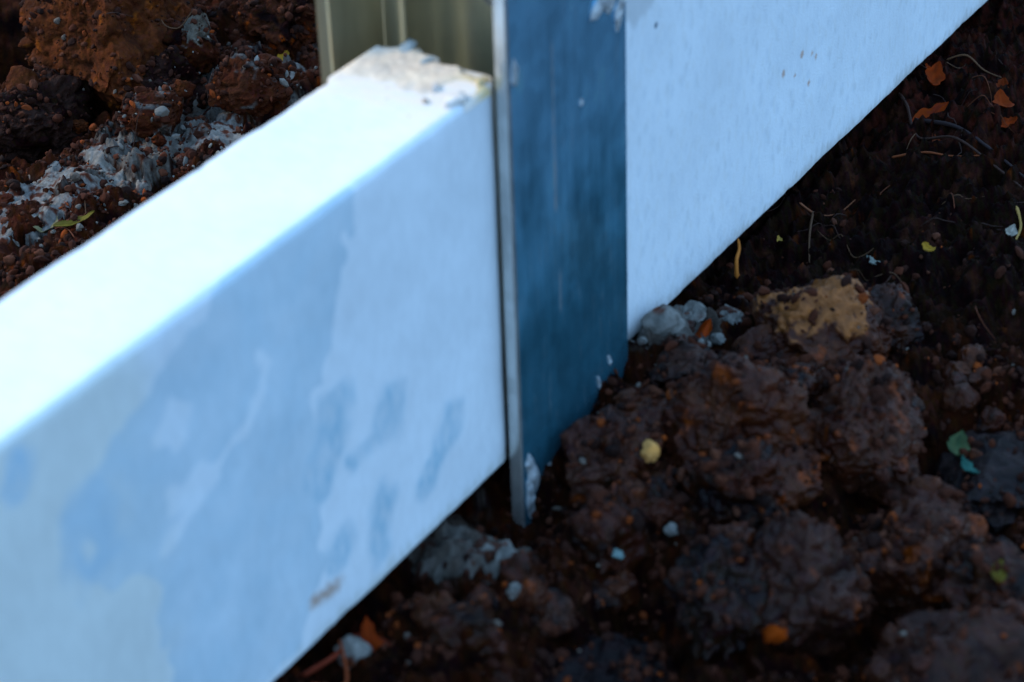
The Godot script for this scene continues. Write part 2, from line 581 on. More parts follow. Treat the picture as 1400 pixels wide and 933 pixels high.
# a cast concrete sleeper: rounded section in Y and Z, drawn along X, ends chamfered; UV in millimetres (u0, ulen, vlen)
func sleeper_mesh(x0: float, x1: float, hgt: float, zf: float, thick: float, u0: float, ulen: float, vlen: float, seed_: int, end_at: float) -> ArrayMesh:
	var ring := []
	var r := 0.0035
	for c in [[r * 0.6, zf - r * 0.6, r * 0.6, -90.0, 0.0], [hgt - r, zf - r, r, 0.0, 90.0], [hgt - r, zf - thick + r, r, 90.0, 180.0], [r, zf - thick + r, r, 180.0, 270.0]]:
		for k in 5:
			var a := deg_to_rad(lerpf(c[3], c[4], k / 4.0))
			ring.append(Vector2(c[0] + sin(a) * c[2], c[1] + cos(a) * c[2]))
	# split the flats
	var full := []
	for i in ring.size():
		var a: Vector2 = ring[i]
		var b: Vector2 = ring[(i + 1) % ring.size()]
		var parts := maxi(1, int(a.distance_to(b) / 0.004))
		for k in parts:
			full.append(a.lerp(b, float(k) / parts))
	var n := full.size()
	var xs := []
	var inset := []
	var far := x0 if end_at == x1 else x1
	var dirx := signf(far - end_at)
	# chamfered end cut back by 12 mm, then along to the far end
	for k in 9:
		var a := k / 8.0 * PI / 2.0
		xs.append(end_at + dirx * 0.017 * (1.0 - sin(a)))
		inset.append(0.014 * (1.0 - cos(a)))
	xs.reverse()
	inset.reverse()
	var step := 0.005
	var x := 0.017 + step
	var body := []
	while x < absf(far - end_at) - 0.02:
		body.append(end_at + dirx * x)
		x += step if x < 0.65 else 0.15
	body.append(far - dirx * 0.006)
	body.append(far)
	var sect := []
	for k in xs.size():
		sect.append([xs[xs.size() - 1 - k], inset[xs.size() - 1 - k]])
	sect.reverse()
	sect.sort_custom(func(p, q): return p[0] * dirx < q[0] * dirx)
	for b in body:
		sect.append([b, 0.0])
	sect[-1][1] = 0.006
	var v := PackedVector3Array()
	var uv := PackedVector2Array()
	var idx := PackedInt32Array()
	var cy := hgt * 0.5
	var cz := zf - thick * 0.5
	var wav := noise(FastNoiseLite.TYPE_SIMPLEX_SMOOTH, 0.05, seed_, 3)
	var chip := noise(FastNoiseLite.TYPE_SIMPLEX_SMOOTH, 0.012, seed_ + 1, 3)
	for s in sect:
		var per := 0.0
		for i in n + 1:
			var p: Vector2 = full[i % n]
			var q := p
			var ins: float = s[1]
			q.x = clampf(q.x, minf(ins * 0.4, cy), hgt - ins * 0.25)
			q.y = clampf(q.y, zf - thick + ins, zf - ins)
			var pos := Vector3(s[0], q.x, q.y)
			var wv := wav.get_noise_3dv(Vector3(s[0], p.x, p.y)) * 0.0004
			# worn arrises
			var edge := minf(minf(absf(p.x - hgt), absf(p.x)), 9.0)
			var edgez := minf(absf(p.y - zf), absf(p.y - (zf - thick)))
			var e := maxf(edge, edgez)
			var wear := maxf(0.0, chip.get_noise_3dv(Vector3(s[0], p.x, p.y)) + 0.1) * 0.0005 * sstep(0.007, 0.001, e)
			pos += Vector3(0, signf(cy - p.x) * -wv, signf(cz - p.y) * -wv)
			pos += Vector3(0, signf(cy - p.x) * wear, signf(cz - p.y) * wear)
			v.append(pos)
			uv.append(Vector2((s[0] * 1000.0 - u0) / ulen, per * 1000.0 / vlen))
			per += p.distance_to(full[(i + 1) % n])
	for k in sect.size() - 1:
		for i in n:
			var a := k * (n + 1) + i
			var b := a + n + 1
			var q := [a, b, b + 1, a, b + 1, a + 1]
			if dirx > 0.0:
				q.reverse()
			idx.append_array(PackedInt32Array(q))
	# caps
	for e in [0, sect.size() - 1]:
		var start := v.size()
		v.append(Vector3(sect[e][0], cy, cz))
		uv.append(uv[e * (n + 1)])
		for i in n + 1:
			v.append(v[e * (n + 1) + i])
			uv.append(uv[e * (n + 1) + i])
		for i in n:
			var q := [start, start + 1 + i, start + 2 + i]
			if (e == 0) != (dirx > 0.0):
				q.reverse()
			idx.append_array(PackedInt32Array(q))
	return mesh_of(v, idx, PackedColorArray(), uv)

func concrete_material(t: Array) -> StandardMaterial3D:
	var m := StandardMaterial3D.new()
	m.albedo_texture = t[0]
	m.roughness = 0.82
	m.metallic_specular = 0.3
	m.heightmap_enabled = true
	m.heightmap_texture = t[1]
	m.heightmap_scale = 0.05
	return m

# a crust lying on a surface: height over base(x, z) where mask(x, z) > 0
func crust(x0: float, x1: float, z0: float, z1: float, step: float, base: Callable, mask: Callable, thick: float, colour: Callable, rough := 0.35, on_top := false) -> ArrayMesh:
	var nx := int((x1 - x0) / step) + 1
	var nq := int((z1 - z0) / step) + 1
	var v := PackedVector3Array()
	var col := PackedColorArray()
	var mk := PackedFloat32Array()
	for j in nq:
		for i in nx:
			var x := x0 + i * step
			var z := z0 + j * step
			var k: float = mask.call(x, z)
			mk.append(k)
			var y: float = base.call(x, z)
			if k > 0.0 and on_top:
				y += thick * (minf(1.0, k * 1.6) + rough * k * nz.fine.get_noise_3d(x * 0.7, 0.3, z * 0.7))
			elif k > 0.0:
				y += thick * (sqrt(minf(1.0, k * 2.0)) * 0.7 + 0.3 * k + rough * k * nz.fine.get_noise_3d(x * 1.3, 0.3, z * 1.3))
			else:
				y = minf(y, y if on_top else H(x, z)) - 0.003
			v.append(Vector3(x, y, z))
			col.append(colour.call(x, z, k))
	var idx := PackedInt32Array()
	for j in nq - 1:
		for i in nx - 1:
			var a := j * nx + i
			if maxf(maxf(mk[a], mk[a + 1]), maxf(mk[a + nx], mk[a + nx + 1])) <= 0.0:
				continue
			idx.append_array(PackedInt32Array([a, a + 1, a + nx, a + 1, a + nx + 1, a + nx]))
	# drop what no face uses
	var used := {}
	var v2 := PackedVector3Array()
	var c2 := PackedColorArray()
	var i2 := PackedInt32Array()
	for q in idx:
		if not used.has(q):
			used[q] = v2.size()
			v2.append(v[q])
			c2.append(col[q])
		i2.append(used[q])
	return mesh_of(v2, i2, c2)

# a root or twig through points, tapering
func tube(pts: Array, r0: float, r1: float, sides := 6) -> ArrayMesh:
	var cv := Curve3D.new()
	for i in pts.size():
		var t: Vector3 = (pts[mini(i + 1, pts.size() - 1)] - pts[maxi(i - 1, 0)]) * 0.18
		cv.add_point(pts[i], -t, t)
	var total := cv.get_baked_length()
	var n := maxi(4, int(total / 0.002))
	var v := PackedVector3Array()
	var idx := PackedInt32Array()
	for k in n + 1:
		var f := float(k) / n
		var p := cv.sample_baked(f * total, true)
		var d := (cv.sample_baked(minf(f * total + 0.0006, total), true) - cv.sample_baked(maxf(f * total - 0.0006, 0.0), true)).normalized()
		var a := d.cross(Vector3(0.3, 1, 0.2)).normalized()
		var b := d.cross(a)
		var r: float = lerpf(r0, r1, f) * (1.0 + 0.25 * nz.fine.get_noise_3dv(p * 2.0))
		if k == 0 or k == n:
			r *= 0.25
		for s in sides:
			var g := TAU * s / sides
			v.append(p + (a * cos(g) + b * sin(g)) * r)
	for k in n:
		for s in sides:
			var a := k * sides + s
			var b := k * sides + (s + 1) % sides
			idx.append_array(PackedInt32Array([a, a + sides, b, b, a + sides, b + sides]))
	return mesh_of(v, idx)

# a leaf with thickness: length, width, how much it folds and curls
func leaf(len_: float, wid: float, fold: float, curl: float, seed_: int, c: Color, c2: Color) -> ArrayMesh:
	var nl := 18
	var nw := 8
	var v := PackedVector3Array()
	var col := PackedColorArray()
	var idx := PackedInt32Array()
	for side in 2:
		for i in nl + 1:
			var t := float(i) / nl
			var half: float = wid * 0.5 * pow(sin(PI * pow(t, 0.8)), 0.75) * (1.0 + 0.5 * nz.fine.get_noise_2d(t * 0.03, seed_ * 1.7)) + 0.0003
			for j in nw + 1:
				var s := float(j) / nw * 2.0 - 1.0
				var y := fold * absf(s) * half + curl * (t - 0.5) * (t - 0.5) * len_ * 2.0
				y += 0.0012 * nz.fine.get_noise_3d(t * 0.02, s * 0.01 + seed_, 0.0) - side * 0.0004
				v.append(Vector3((t - 0.5) * len_, y, s * half))
				var k: float = 0.5 + 1.2 * nz.fine.get_noise_3d(t * 0.015 + seed_, s * 0.008, 1.0)
				var cc := c.lerp(c2, clampf(k, 0.0, 1.0))
				if j == nw / 2:
					cc = cc * 1.25
				cc.a = 1.0
				col.append(cc)
	var half_n := (nl + 1) * (nw + 1)
	for side in 2:
		for i in nl:
			for j in nw:
				var a := side * half_n + i * (nw + 1) + j
				var q := [a, a + nw + 1, a + 1, a + 1, a + nw + 1, a + nw + 2]
				if side == 1:
					q.reverse()
				idx.append_array(PackedInt32Array(q))
	for i in nl:
		for e in [0, nw]:
			var a: int = i * (nw + 1) + e
			var b := a + nw + 1
			idx.append_array(PackedInt32Array([a, b, a + half_n, b, b + half_n, a + half_n]))
	return mesh_of(v, idx, col)

# ---------------------------------------------------------------- placing
func lay(o: Node3D, x: float, z: float, up := 0.0, turn := 0.0, tilt := Vector2.ZERO):
	o.position = Vector3(x, top_at(x, z) + up, z)
	o.rotation_degrees = Vector3(tilt.x, turn, tilt.y)
	return o

const SHORT := {101: "tan topped clod", 102: "rust brown clod", 103: "knobbly grey brown clod", 104: "orange crumbed clod", 105: "round knobbly clod", 106: "smooth mauve clod", 107: "bluish clay slab", 108: "narrow column of dark lumps", 109: "dark smeared lump at the bottom edge", 110: "heap against the post foot", 111: "dark clod in the front hollow", 112: "small clod behind the tan topped clod", 113: "dark brown clod at the right edge", 114: "crumbly clod left of the yellow pebble", 121: "largest clod behind the wall", 122: "dark purplish clod", 123: "grey topped clod", 124: "dark clod at the left edge", 125: "reddish clod by the post's back", 126: "dark clod high up behind the post", 127: "crumbly clod on the grey crust", 128: "dusty lump in the grey crust"}
# the landmark nearest to a spot, for saying where a small thing lies
var marks := []
func near(x: float, z: float) -> String:
	var best := ""
	var d := 9.0
	for m in marks:
		var e: float = Vector2(x - m[0], z - m[1]).length()
		if e < d:
			d = e
			best = m[2]
	return best

func big_clod(called: String, label: String, x: float, z: float, radii: Vector3, up: float, seed_: int, crumbly: float, pal: Array, m: Material, top = null, spots := 0.5, sub := 6, turn := 0.0, cat := "soil clod"):
	var o := put(clod_mesh(seed_, radii, sub, crumbly, pal, top, spots), called, m)
	o.position = Vector3(x, land(x, z) + up, z)
	o.rotation_degrees.y = turn
	tag(o, label, cat)
	heap(o)
	if SHORT.has(seed_):
		marks.append([x, z, SHORT[seed_]])
	return o

func _ready():
	# ------------------------------------------------------------ camera, sky, light, exposure
	var cam := Camera3D.new()
	cam.name = "camera"
	var at := CameraAttributesPhysical.new()
	at.frustum_focal_length = 82.74
	at.frustum_focus_distance = 1.36
	at.frustum_near = 0.02
	at.frustum_far = 300.0
	at.exposure_aperture = 9.0
	cam.attributes = at
	cam.near = 0.02
	cam.far = 300.0
	var yaw := 0.99627
	var pitch := 0.56171
	var roll := -0.03689
	var fwd := Vector3(sin(yaw) * cos(pitch), -sin(pitch), -cos(yaw) * cos(pitch))
	var rt := Vector3(cos(yaw), 0, sin(yaw))
	var up := rt.cross(fwd)
	var r2 := rt * cos(roll) + up * sin(roll)
	var u2 := up * cos(roll) - rt * sin(roll)
	cam.transform = Transform3D(Basis(r2, u2, -fwd), Vector3(-0.73628, 0.61949, 0.47376))
	add_child(cam)
	cam.current = true

	var env := Environment.new()
	var sky := Sky.new()
	var sm := ProceduralSkyMaterial.new()
	sm.sky_top_color = Color(0.60, 0.79, 1.0)
	sm.sky_horizon_color = Color(0.75, 0.88, 1.0)
	sm.sky_curve = 0.18
	sm.ground_bottom_color = Color(0.10, 0.07, 0.06)
	sm.ground_horizon_color = Color(0.25, 0.22, 0.20)
	sm.sun_angle_max = 0.0
	sky.sky_material = sm
	env.background_mode = Environment.BG_SKY
	env.sky = sky
	env.background_energy_multiplier = 1.0
	env.tonemap_mode = Environment.TONE_MAPPER_LINEAR
	env.tonemap_exposure = 2.45
	env.sdfgi_enabled = true
	env.ssao_enabled = true
	env.ssil_enabled = true
	var we := WorldEnvironment.new()
	we.name = "environment"
	we.environment = env
	add_child(we)

	var sun := DirectionalLight3D.new()
	sun.name = "sun"
	sun.light_color = Color(1.0, 0.93, 0.84)
	sun.light_energy = 0.5
	sun.light_angular_distance = 18.0
	sun.shadow_enabled = true
	sun.look_at_from_position(Vector3(-0.4, 1.0, -1.6), Vector3.ZERO)
	add_child(sun)

	# ------------------------------------------------------------ noises and materials
	rng.seed = 4242
	nz.broad = noise(FastNoiseLite.TYPE_SIMPLEX_SMOOTH, 0.055, 1, 3)
	nz.warp = noise(FastNoiseLite.TYPE_SIMPLEX_SMOOTH, 0.014, 2, 2)
	nz.knob = noise(FastNoiseLite.TYPE_CELLULAR, 0.027, 13)
	nz.lump = noise(FastNoiseLite.TYPE_CELLULAR, 0.017, 3)
	nz.crumb = noise(FastNoiseLite.TYPE_CELLULAR, 0.0062, 4)
	nz.fine = noise(FastNoiseLite.TYPE_SIMPLEX_SMOOTH, 0.009, 5, 4)
	nz.tone = noise(FastNoiseLite.TYPE_SIMPLEX_SMOOTH, 0.022, 6, 3)
	nz.spot = noise(FastNoiseLite.TYPE_SIMPLEX_SMOOTH, 0.016, 7, 3)
	nz.patch = noise(FastNoiseLite.TYPE_SIMPLEX_SMOOTH, 0.02, 8, 4)
	nz.ridge = noise(FastNoiseLite.TYPE_SIMPLEX_SMOOTH, 0.05, 9, 3)
	nz.ridge.fractal_type = FastNoiseLite.FRACTAL_RIDGED
	nz.grain = grain_texture(11, 0.55, 1.0, 40.0)
	nz.relief = grain_texture(12, 0.0, 1.0, 30.0)
	var earth := earth_material(0.85, 0.14)
	var mud := earth_material(0.6, 0.06, 0.24)
	var wet := earth_material(0.46, 0.12, 0.25)

	# ------------------------------------------------------------ the ground
	build_ground(earth)

	# ------------------------------------------------------------ steel post of H section
	var steel := StandardMaterial3D.new()
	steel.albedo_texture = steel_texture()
	steel.metallic = 0.8
	steel.roughness = 0.26
	steel.heightmap_enabled = true
	steel.heightmap_texture = nz.relief
	steel.heightmap_scale = 0.01
	var plain := StandardMaterial3D.new()
	plain.albedo_texture = grain_texture(15, 0.74, 0.90, 90.0)
	plain.uv1_triplanar = true
	plain.uv1_scale = Vector3(6, 1.2, 6)
	plain.metallic = 0.78
	plain.roughness = 0.30
	plain.albedo_color = Color(0.84, 0.80, 0.66)
	var post := Node3D.new()
	post.name = numbered("steel_post")
	add_child(post)
	tag(post, "upright galvanised steel H section post between the two concrete sleepers", "post")
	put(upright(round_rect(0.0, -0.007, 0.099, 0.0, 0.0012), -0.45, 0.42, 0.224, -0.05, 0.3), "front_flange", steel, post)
	put(upright(round_rect(0.0, -0.097, 0.099, -0.090, 0.0012), -0.45, 0.42, 0.224, -0.05, 0.3), "back_flange", plain, post)
	put(upright(PackedVector2Array([Vector2(0.047, -0.0902), Vector2(0.052, -0.0902), Vector2(0.052, -0.0068), Vector2(0.047, -0.0068)]), -0.45, 0.4195, 0.2, 0, 0.3), "web", plain, post)
	for sx in [-1.0, 1.0]:
		for zc in [[-0.090, 1.0], [-0.007, -1.0]]:
			var ring := PackedVector2Array()
			var x0: float = 0.0495 + sx * 0.0025
			ring.append(Vector2(x0 - sx * 0.001, zc[0] - zc[1] * 0.001))
			for k in 7:
				var a := k / 6.0 * PI / 2.0
				ring.append(Vector2(x0 + sx * 0.008 * (1.0 - sin(a)), zc[0] + zc[1] * 0.008 * (1.0 - cos(a))))
			put(upright(ring, -0.45, 0.419, 0.2, 0, 0.3), "root_fillet", plain, post)

	# ------------------------------------------------------------ the two sleepers
	var lt := concrete_texture(1024, 1024, -380.0, 400.0, 400.0, 0)
	var left := Node3D.new()
	left.name = numbered("concrete_sleeper")
	add_child(left)
	tag(left, "pale concrete sleeper with moist patches and a chipped mortared end, left of the post", "concrete sleeper", "concrete sleepers of the low wall")
	var lmat := concrete_material(lt)
	put(sleeper_mesh(-1.95, 0.012, 0.191, -0.0085, 0.064, -380.0, 400.0, 400.0, 5, 0.012), "body", lmat, left)
	var rtx := concrete_texture(1400, 900, 60.0, 560.0, 360.0, 1)
	var right := put(sleeper_mesh(0.056, 2.0, 0.194, -0.0095, 0.064, 60.0, 560.0, 360.0, 8, 0.056), "concrete_sleeper", concrete_material(rtx))
	tag(right, "pale pitted concrete sleeper with small rust specks, right of the post", "concrete sleeper", "concrete sleepers of the low wall")

	build_soil(earth, mud, wet)
	build_mortar(left, post, earth)
	build_litter()

func build_soil(earth: Material, mud: Material, wet: Material):
	# ------------------------------------------------------------ clods in front of the wall
	var warm := [BROWN, Color(0.075, 0.021, 0.008), RUST]
	var grey := [GREYBROWN, BROWN, RUST * 0.8]
	var dark := [DARK, BLACKMUD, BROWN]
	var mauve := [Color(0.050, 0.0170, 0.0100), Color(0.022, 0.0075, 0.0045), RUST * 0.6]
	big_clod("soil_clod", "big brown clod with a flat tan top, below the right sleeper", 0.178, 0.066, Vector3(0.0404, 0.0324, 0.0381), 0.006, 101, 0.45, warm, wet, [TAN, 0.66], 0.35)
	big_clod("soil_clod", "rust brown clod between the steel post and the tan topped clod", 0.080, 0.068, Vector3(0.0337, 0.0312, 0.0303), 0.008, 102, 0.9, [Color(0.080, 0.022, 0.008), BROWN, RUST], wet, null, 0.45)
	big_clod("soil_clod", "knobbly grey brown clod just in front of the tan topped clod", 0.122, 0.112, Vector3(0.0348, 0.0312, 0.0313), 0.013, 103, 1.0, grey, wet, null, 0.4)
	big_clod("soil_clod", "grey brown clod with orange crumbs, left of the green scraps", 0.064, 0.165, Vector3(0.0337, 0.0275, 0.0325), 0.030, 104, 1.0, grey, wet, null, 0.6)
	big_clod("soil_clod", "round knobbly grey clod with an orange fleck on its underside", 0.004, 0.137, Vector3(0.0303, 0.0299, 0.0292), 0.024, 105, 0.9, mauve, wet, null, 0.4)
	big_clod("soil_clod", "smooth mauve grey clod in the bottom right corner", -0.006, 0.218, Vector3(0.0381, 0.0299, 0.0313), 0.026, 106, 0.3, mauve, mud, null, 0.15)
	big_clod("soil_clod", "smooth bluish clay slab lying right of the green scraps", 0.150, 0.170, Vector3(0.0504, 0.0174, 0.0337), 0.000, 107, 0.12, [Color(0.028, 0.016, 0.014), BLACKMUD, DARK], mud, null, 0.1)
	big_clod("soil_clod", "narrow column of dark lumps left of the round knobbly clod", -0.016, 0.112, Vector3(0.0381, 0.0199, 0.0179), 0.020, 108, 1.0, [DARK, mauve[1], BROWN], wet, null, 0.3, 6, 20.0)
	big_clod("soil_clod", "dark smeared lump at the bottom edge below the post", -0.070, 0.085, Vector3(0.0404, 0.0174, 0.0337), 0.004, 109, 0.6, dark, mud, null, 0.3)
	big_clod("soil_clod", "brown crumbly heap against the right half of the post foot", 0.036, 0.030, Vector3(0.0313, 0.0224, 0.0247), 0.004, 110, 1.1, [BROWN, GREYBROWN, RUST * 0.7], wet, null, 0.4)
	big_clod("soil_clod", "dark crumbly clod in the middle of the front hollow", 0.040, 0.088, Vector3(0.0269, 0.0199, 0.0225), 0.010, 111, 1.0, [BROWN, DARK, RUST], wet, null, 0.4)
	big_clod("soil_clod", "small brown clod standing behind the tan topped clod", 0.215, 0.085, Vector3(0.0202, 0.0199, 0.0202), 0.004, 112, 0.9, [GREYBROWN, DARK, RUST], wet, null, 0.5, 5)
	big_clod("soil_clod", "dark brown clod at the right edge above the mauve clod", 0.048, 0.215, Vector3(0.0247, 0.0224, 0.0247), 0.028, 113, 0.9, [BROWN, DARK, RUST], wet, null, 0.5, 5)
	big_clod("soil_clod", "crumbly brown clod left of the yellow pebble", -0.002, 0.048, Vector3(0.0225, 0.0174, 0.0179), 0.006, 114, 1.0, [BROWN, DARK, RUST], wet, null, 0.5, 5)
	# lesser clods that knit the heap together
	for a in [[0.060, 0.030, 0.017, 201, "brown clod at the foot of the post's right edge"], [0.108, 0.028, 0.016, 202, "brown clod under the grey mortar heap"], [0.118, 0.078, 0.017, 203, "dark clod wedged between the rust brown and knobbly clods"], [0.062, 0.100, 0.018, 204, "dark brown clod in front of the rust brown clod"], [0.098, 0.142, 0.018, 205, "brown clod wedged left of the bluish clay slab"], [0.034, 0.118, 0.015, 206, "small dark clod behind the round knobbly clod"], [0.152, 0.095, 0.016, 207, "brown clod tucked below the tan topped clod"], [0.028, 0.180, 0.017, 208, "dark clod between the round and the orange crumbed clods"], [0.018, 0.058, 0.014, 209, "brown clod right below the yellow pebble"], [0.150, 0.045, 0.015, 210, "brown clod between the mortar heap and the tan topped clod"], [-0.062, 0.052, 0.012, 211, "dark brown clod on the slope under the three mortar bits"], [-0.092, 0.030, 0.015, 212, "reddish brown clod below the left sleeper near the bottom edge"]]:
		big_clod("soil_clod", a[4], a[0], a[1], Vector3(a[2] * 1.15, a[2] * 0.85, a[2]), 0.004, a[3], 1.0, [[BROWN, Color(0.078, 0.022, 0.008), RUST], [GREYBROWN, DARK, BROWN], [DARK, BROWN, RUST]][a[3] % 3], wet, null, 0.45, 5)
	# ------------------------------------------------------------ behind the wall
	big_clod("soil_clod", "largest orange brown clod behind the left sleeper", 0.262, -0.455, Vector3(0.068, 0.062, 0.062), 0.036, 121, 0.75, [Color(0.100, 0.026, 0.008), Color(0.052, 0.015, 0.006), Color(0.18, 0.046, 0.006)], earth, null, 0.35, 6, 30.0)
	big_clod("soil_clod", "dark purplish clod against the foot of the largest clod", 0.245, -0.400, Vector3(0.030, 0.024, 0.024), 0.010, 122, 0.9, [Color(0.036, 0.017, 0.014), DARK, BROWN], earth, null, 0.2)
	big_clod("soil_clod", "small clod with a dusty grey top beside the largest clod", 0.262, -0.396, Vector3(0.015, 0.018, 0.015), 0.030, 123, 1.0, [BROWN, DARK, BROWN], earth, [Color(0.12, 0.11, 0.09), 0.35], 0.2, 5)
	big_clod("soil_clod", "dark brown clod at the left edge behind the wall", 0.180, -0.450, Vector3(0.034, 0.024, 0.028), 0.020, 124, 0.9, [Color(0.034, 0.016, 0.012), DARK, BROWN], earth, null, 0.2)
	big_clod("soil_clod", "reddish crumbly clod by the back of the steel post", 0.345, -0.392, Vector3(0.030, 0.024, 0.026), 0.016, 125, 1.0, [Color(0.070, 0.020, 0.009), DARK, RUST], earth, null, 0.6)
	big_clod("soil_clod", "dark clod higher up behind the reddish crumbly clod", 0.400, -0.430, Vector3(0.035, 0.028, 0.03), 0.020, 126, 1.0, [BROWN, DARK, RUST], earth, null, 0.4)
	big_clod("soil_clod", "brown crumbly clod on the grey crust nearest the left sleeper", 0.250, -0.346, Vector3(0.020, 0.016, 0.018), 0.016, 127, 1.0, [BROWN, GREYBROWN, Color(0.10, 0.092, 0.085)], earth, null, 0.7)
	big_clod("soil_clod", "brown lump with grey dust in the middle of the grey crust", 0.200, -0.378, Vector3(0.022, 0.012, 0.016), 0.014, 128, 1.0, [BROWN, GREYBROWN, Color(0.10, 0.092, 0.085)], earth, null, 0.8)
	# ------------------------------------------------------------ middling clods, one object each
	var shapes := []
	for k in 12:
		var pal: Array = [[BROWN, DARK, RUST], [GREYBROWN, BROWN, RUST * 0.7], [DARK, BROWN, BROWN], [Color(0.078, 0.022, 0.008), BROWN, RUST]][k % 4]
		shapes.append(clod_mesh(300 + k, Vector3(rng.randf_range(0.85, 1.2), rng.randf_range(0.65, 0.95), rng.randf_range(0.8, 1.1)) * 0.010, 4, 1.7, pal, null, 0.4))
	var spots := []
	for k in 150:
		var front := k < 88
		var x := 0.0
		var z := 0.0
		for tries in 40:
			if front:
				x = rng.randf_range(-0.13, 0.26)
				z = rng.randf_range(0.008, 0.24)
				if (x - 0.25 * z) < 0.2 and Vector2(x - 0.172, z - 0.062).length() > 0.038 and 0.84 * x - 0.54 * z > -0.19:
					break
			else:
				x = rng.randf_range(0.02, 0.46)
				z = rng.randf_range(-0.47, -0.25)
				break
		spots.append([x, z, front])
	for s in spots:
		var pick := rng.randi() % 12
		var o := put(shapes[pick], "earth_lump", wet if s[2] else earth)
		var sc := rng.randf_range(0.28, 0.62) if rng.randf() < 0.78 else rng.randf_range(0.62, 1.1)
		o.scale = Vector3.ONE * sc
		lay(o, s[0], s[1], -0.0030 * sc, rng.randf() * 360.0, Vector2(rng.randf_range(-40, 40), rng.randf_range(-40, 40)))
		var tint: String = ["brown", "grey brown", "dark", "rust brown"][pick % 4]
		var size := "tiny" if sc < 0.42 else "small" if sc < 0.66 else "larger"
		tag(o, "%s %s lump of earth by the %s" % [size, tint, near(s[0], s[1])], "earth lump", "lumps of earth in front of the wall" if s[2] else "lumps of earth behind the wall")
	# ------------------------------------------------------------ fine crumbs, past counting
	var crumbs := Node3D.new()
	crumbs.name = numbered("soil_crumbs")
	add_child(crumbs)
	tag(crumbs, "fine loose crumbs of brown soil strewn over the ground", "soil crumbs", "", "stuff")
	var cm := StandardMaterial3D.new()
	cm.vertex_color_use_as_albedo = true
	cm.roughness = 0.9
	cm.metallic_specular = 0.25
	for variant in 6:
		var me := clod_mesh(400 + variant, Vector3(1.0, rng.randf_range(0.5, 0.8), rng.randf_range(0.6, 1.0)) * 0.004, 3, 2.4, [Color(1, 1, 1), Color(0.75, 0.75, 0.75), Color(1, 1, 1)], null, 0.2)
		var mmesh := MultiMesh.new()
		mmesh.transform_format = MultiMesh.TRANSFORM_3D
		mmesh.use_colors = true
		mmesh.mesh = me
		var n := 3000
		mmesh.instance_count = n
		for i in n:
			var x := 0.0
			var z := 0.0
			for tries in 12:
				if rng.randf() < 0.50:
					x = rng.randf_range(-0.2, 0.34)
					z = rng.randf_range(-0.012, 0.27)
				else:
					x = rng.randf_range(0.0, 0.5)
					z = rng.randf_range(-0.52, -0.24)
				var want: float = 0.5 + 1.3 * nz.broad.get_noise_3d(x * 1.5, 3.0, z * 1.5)
				if z > -0.05:
					want *= pow(churn(x, z), 2.0) * 0.8
				if rng.randf() < want:
					break
			var sc := 0.14 + 0.60 * pow(rng.randf(), 4.0)
			var b := Basis.from_euler(Vector3(rng.randf() * TAU, rng.randf() * TAU, rng.randf() * TAU))* Basis.from_scale(Vector3(rng.randf_range(0.7, 1.4), rng.randf_range(0.5, 1.1), rng.randf_range(0.6, 1.2)) * sc)
			mmesh.set_instance_transform(i, Transform3D(b, Vector3(x, top_at(x, z) + 0.0012 * sc, z)))
			var c := BROWN.lerp(DARK, rng.randf())
			var pick := rng.randf()
			if pick < 0.05:
				c = RUST.lerp(BROWN, rng.randf() * 0.6)
			elif pick < 0.13:
				c = GREYBROWN * 1.2
			elif pick < 0.15:
				c = DULLMORTAR * 1.3
			if z < -0.1 and pick > 0.90 and bump(x, z, 0.20, -0.345, 0.12, 0.05) > 0.4:
				c = MORTAR * rng.randf_range(0.4, 0.8)
			c.a = 1.0
			mmesh.set_instance_color(i, c)
		var mi := MultiMeshInstance3D.new()
		mi.name = "crumbs"
		mi.multimesh = mmesh
		mi.material_override = cm
		crumbs.add_child(mi, true)

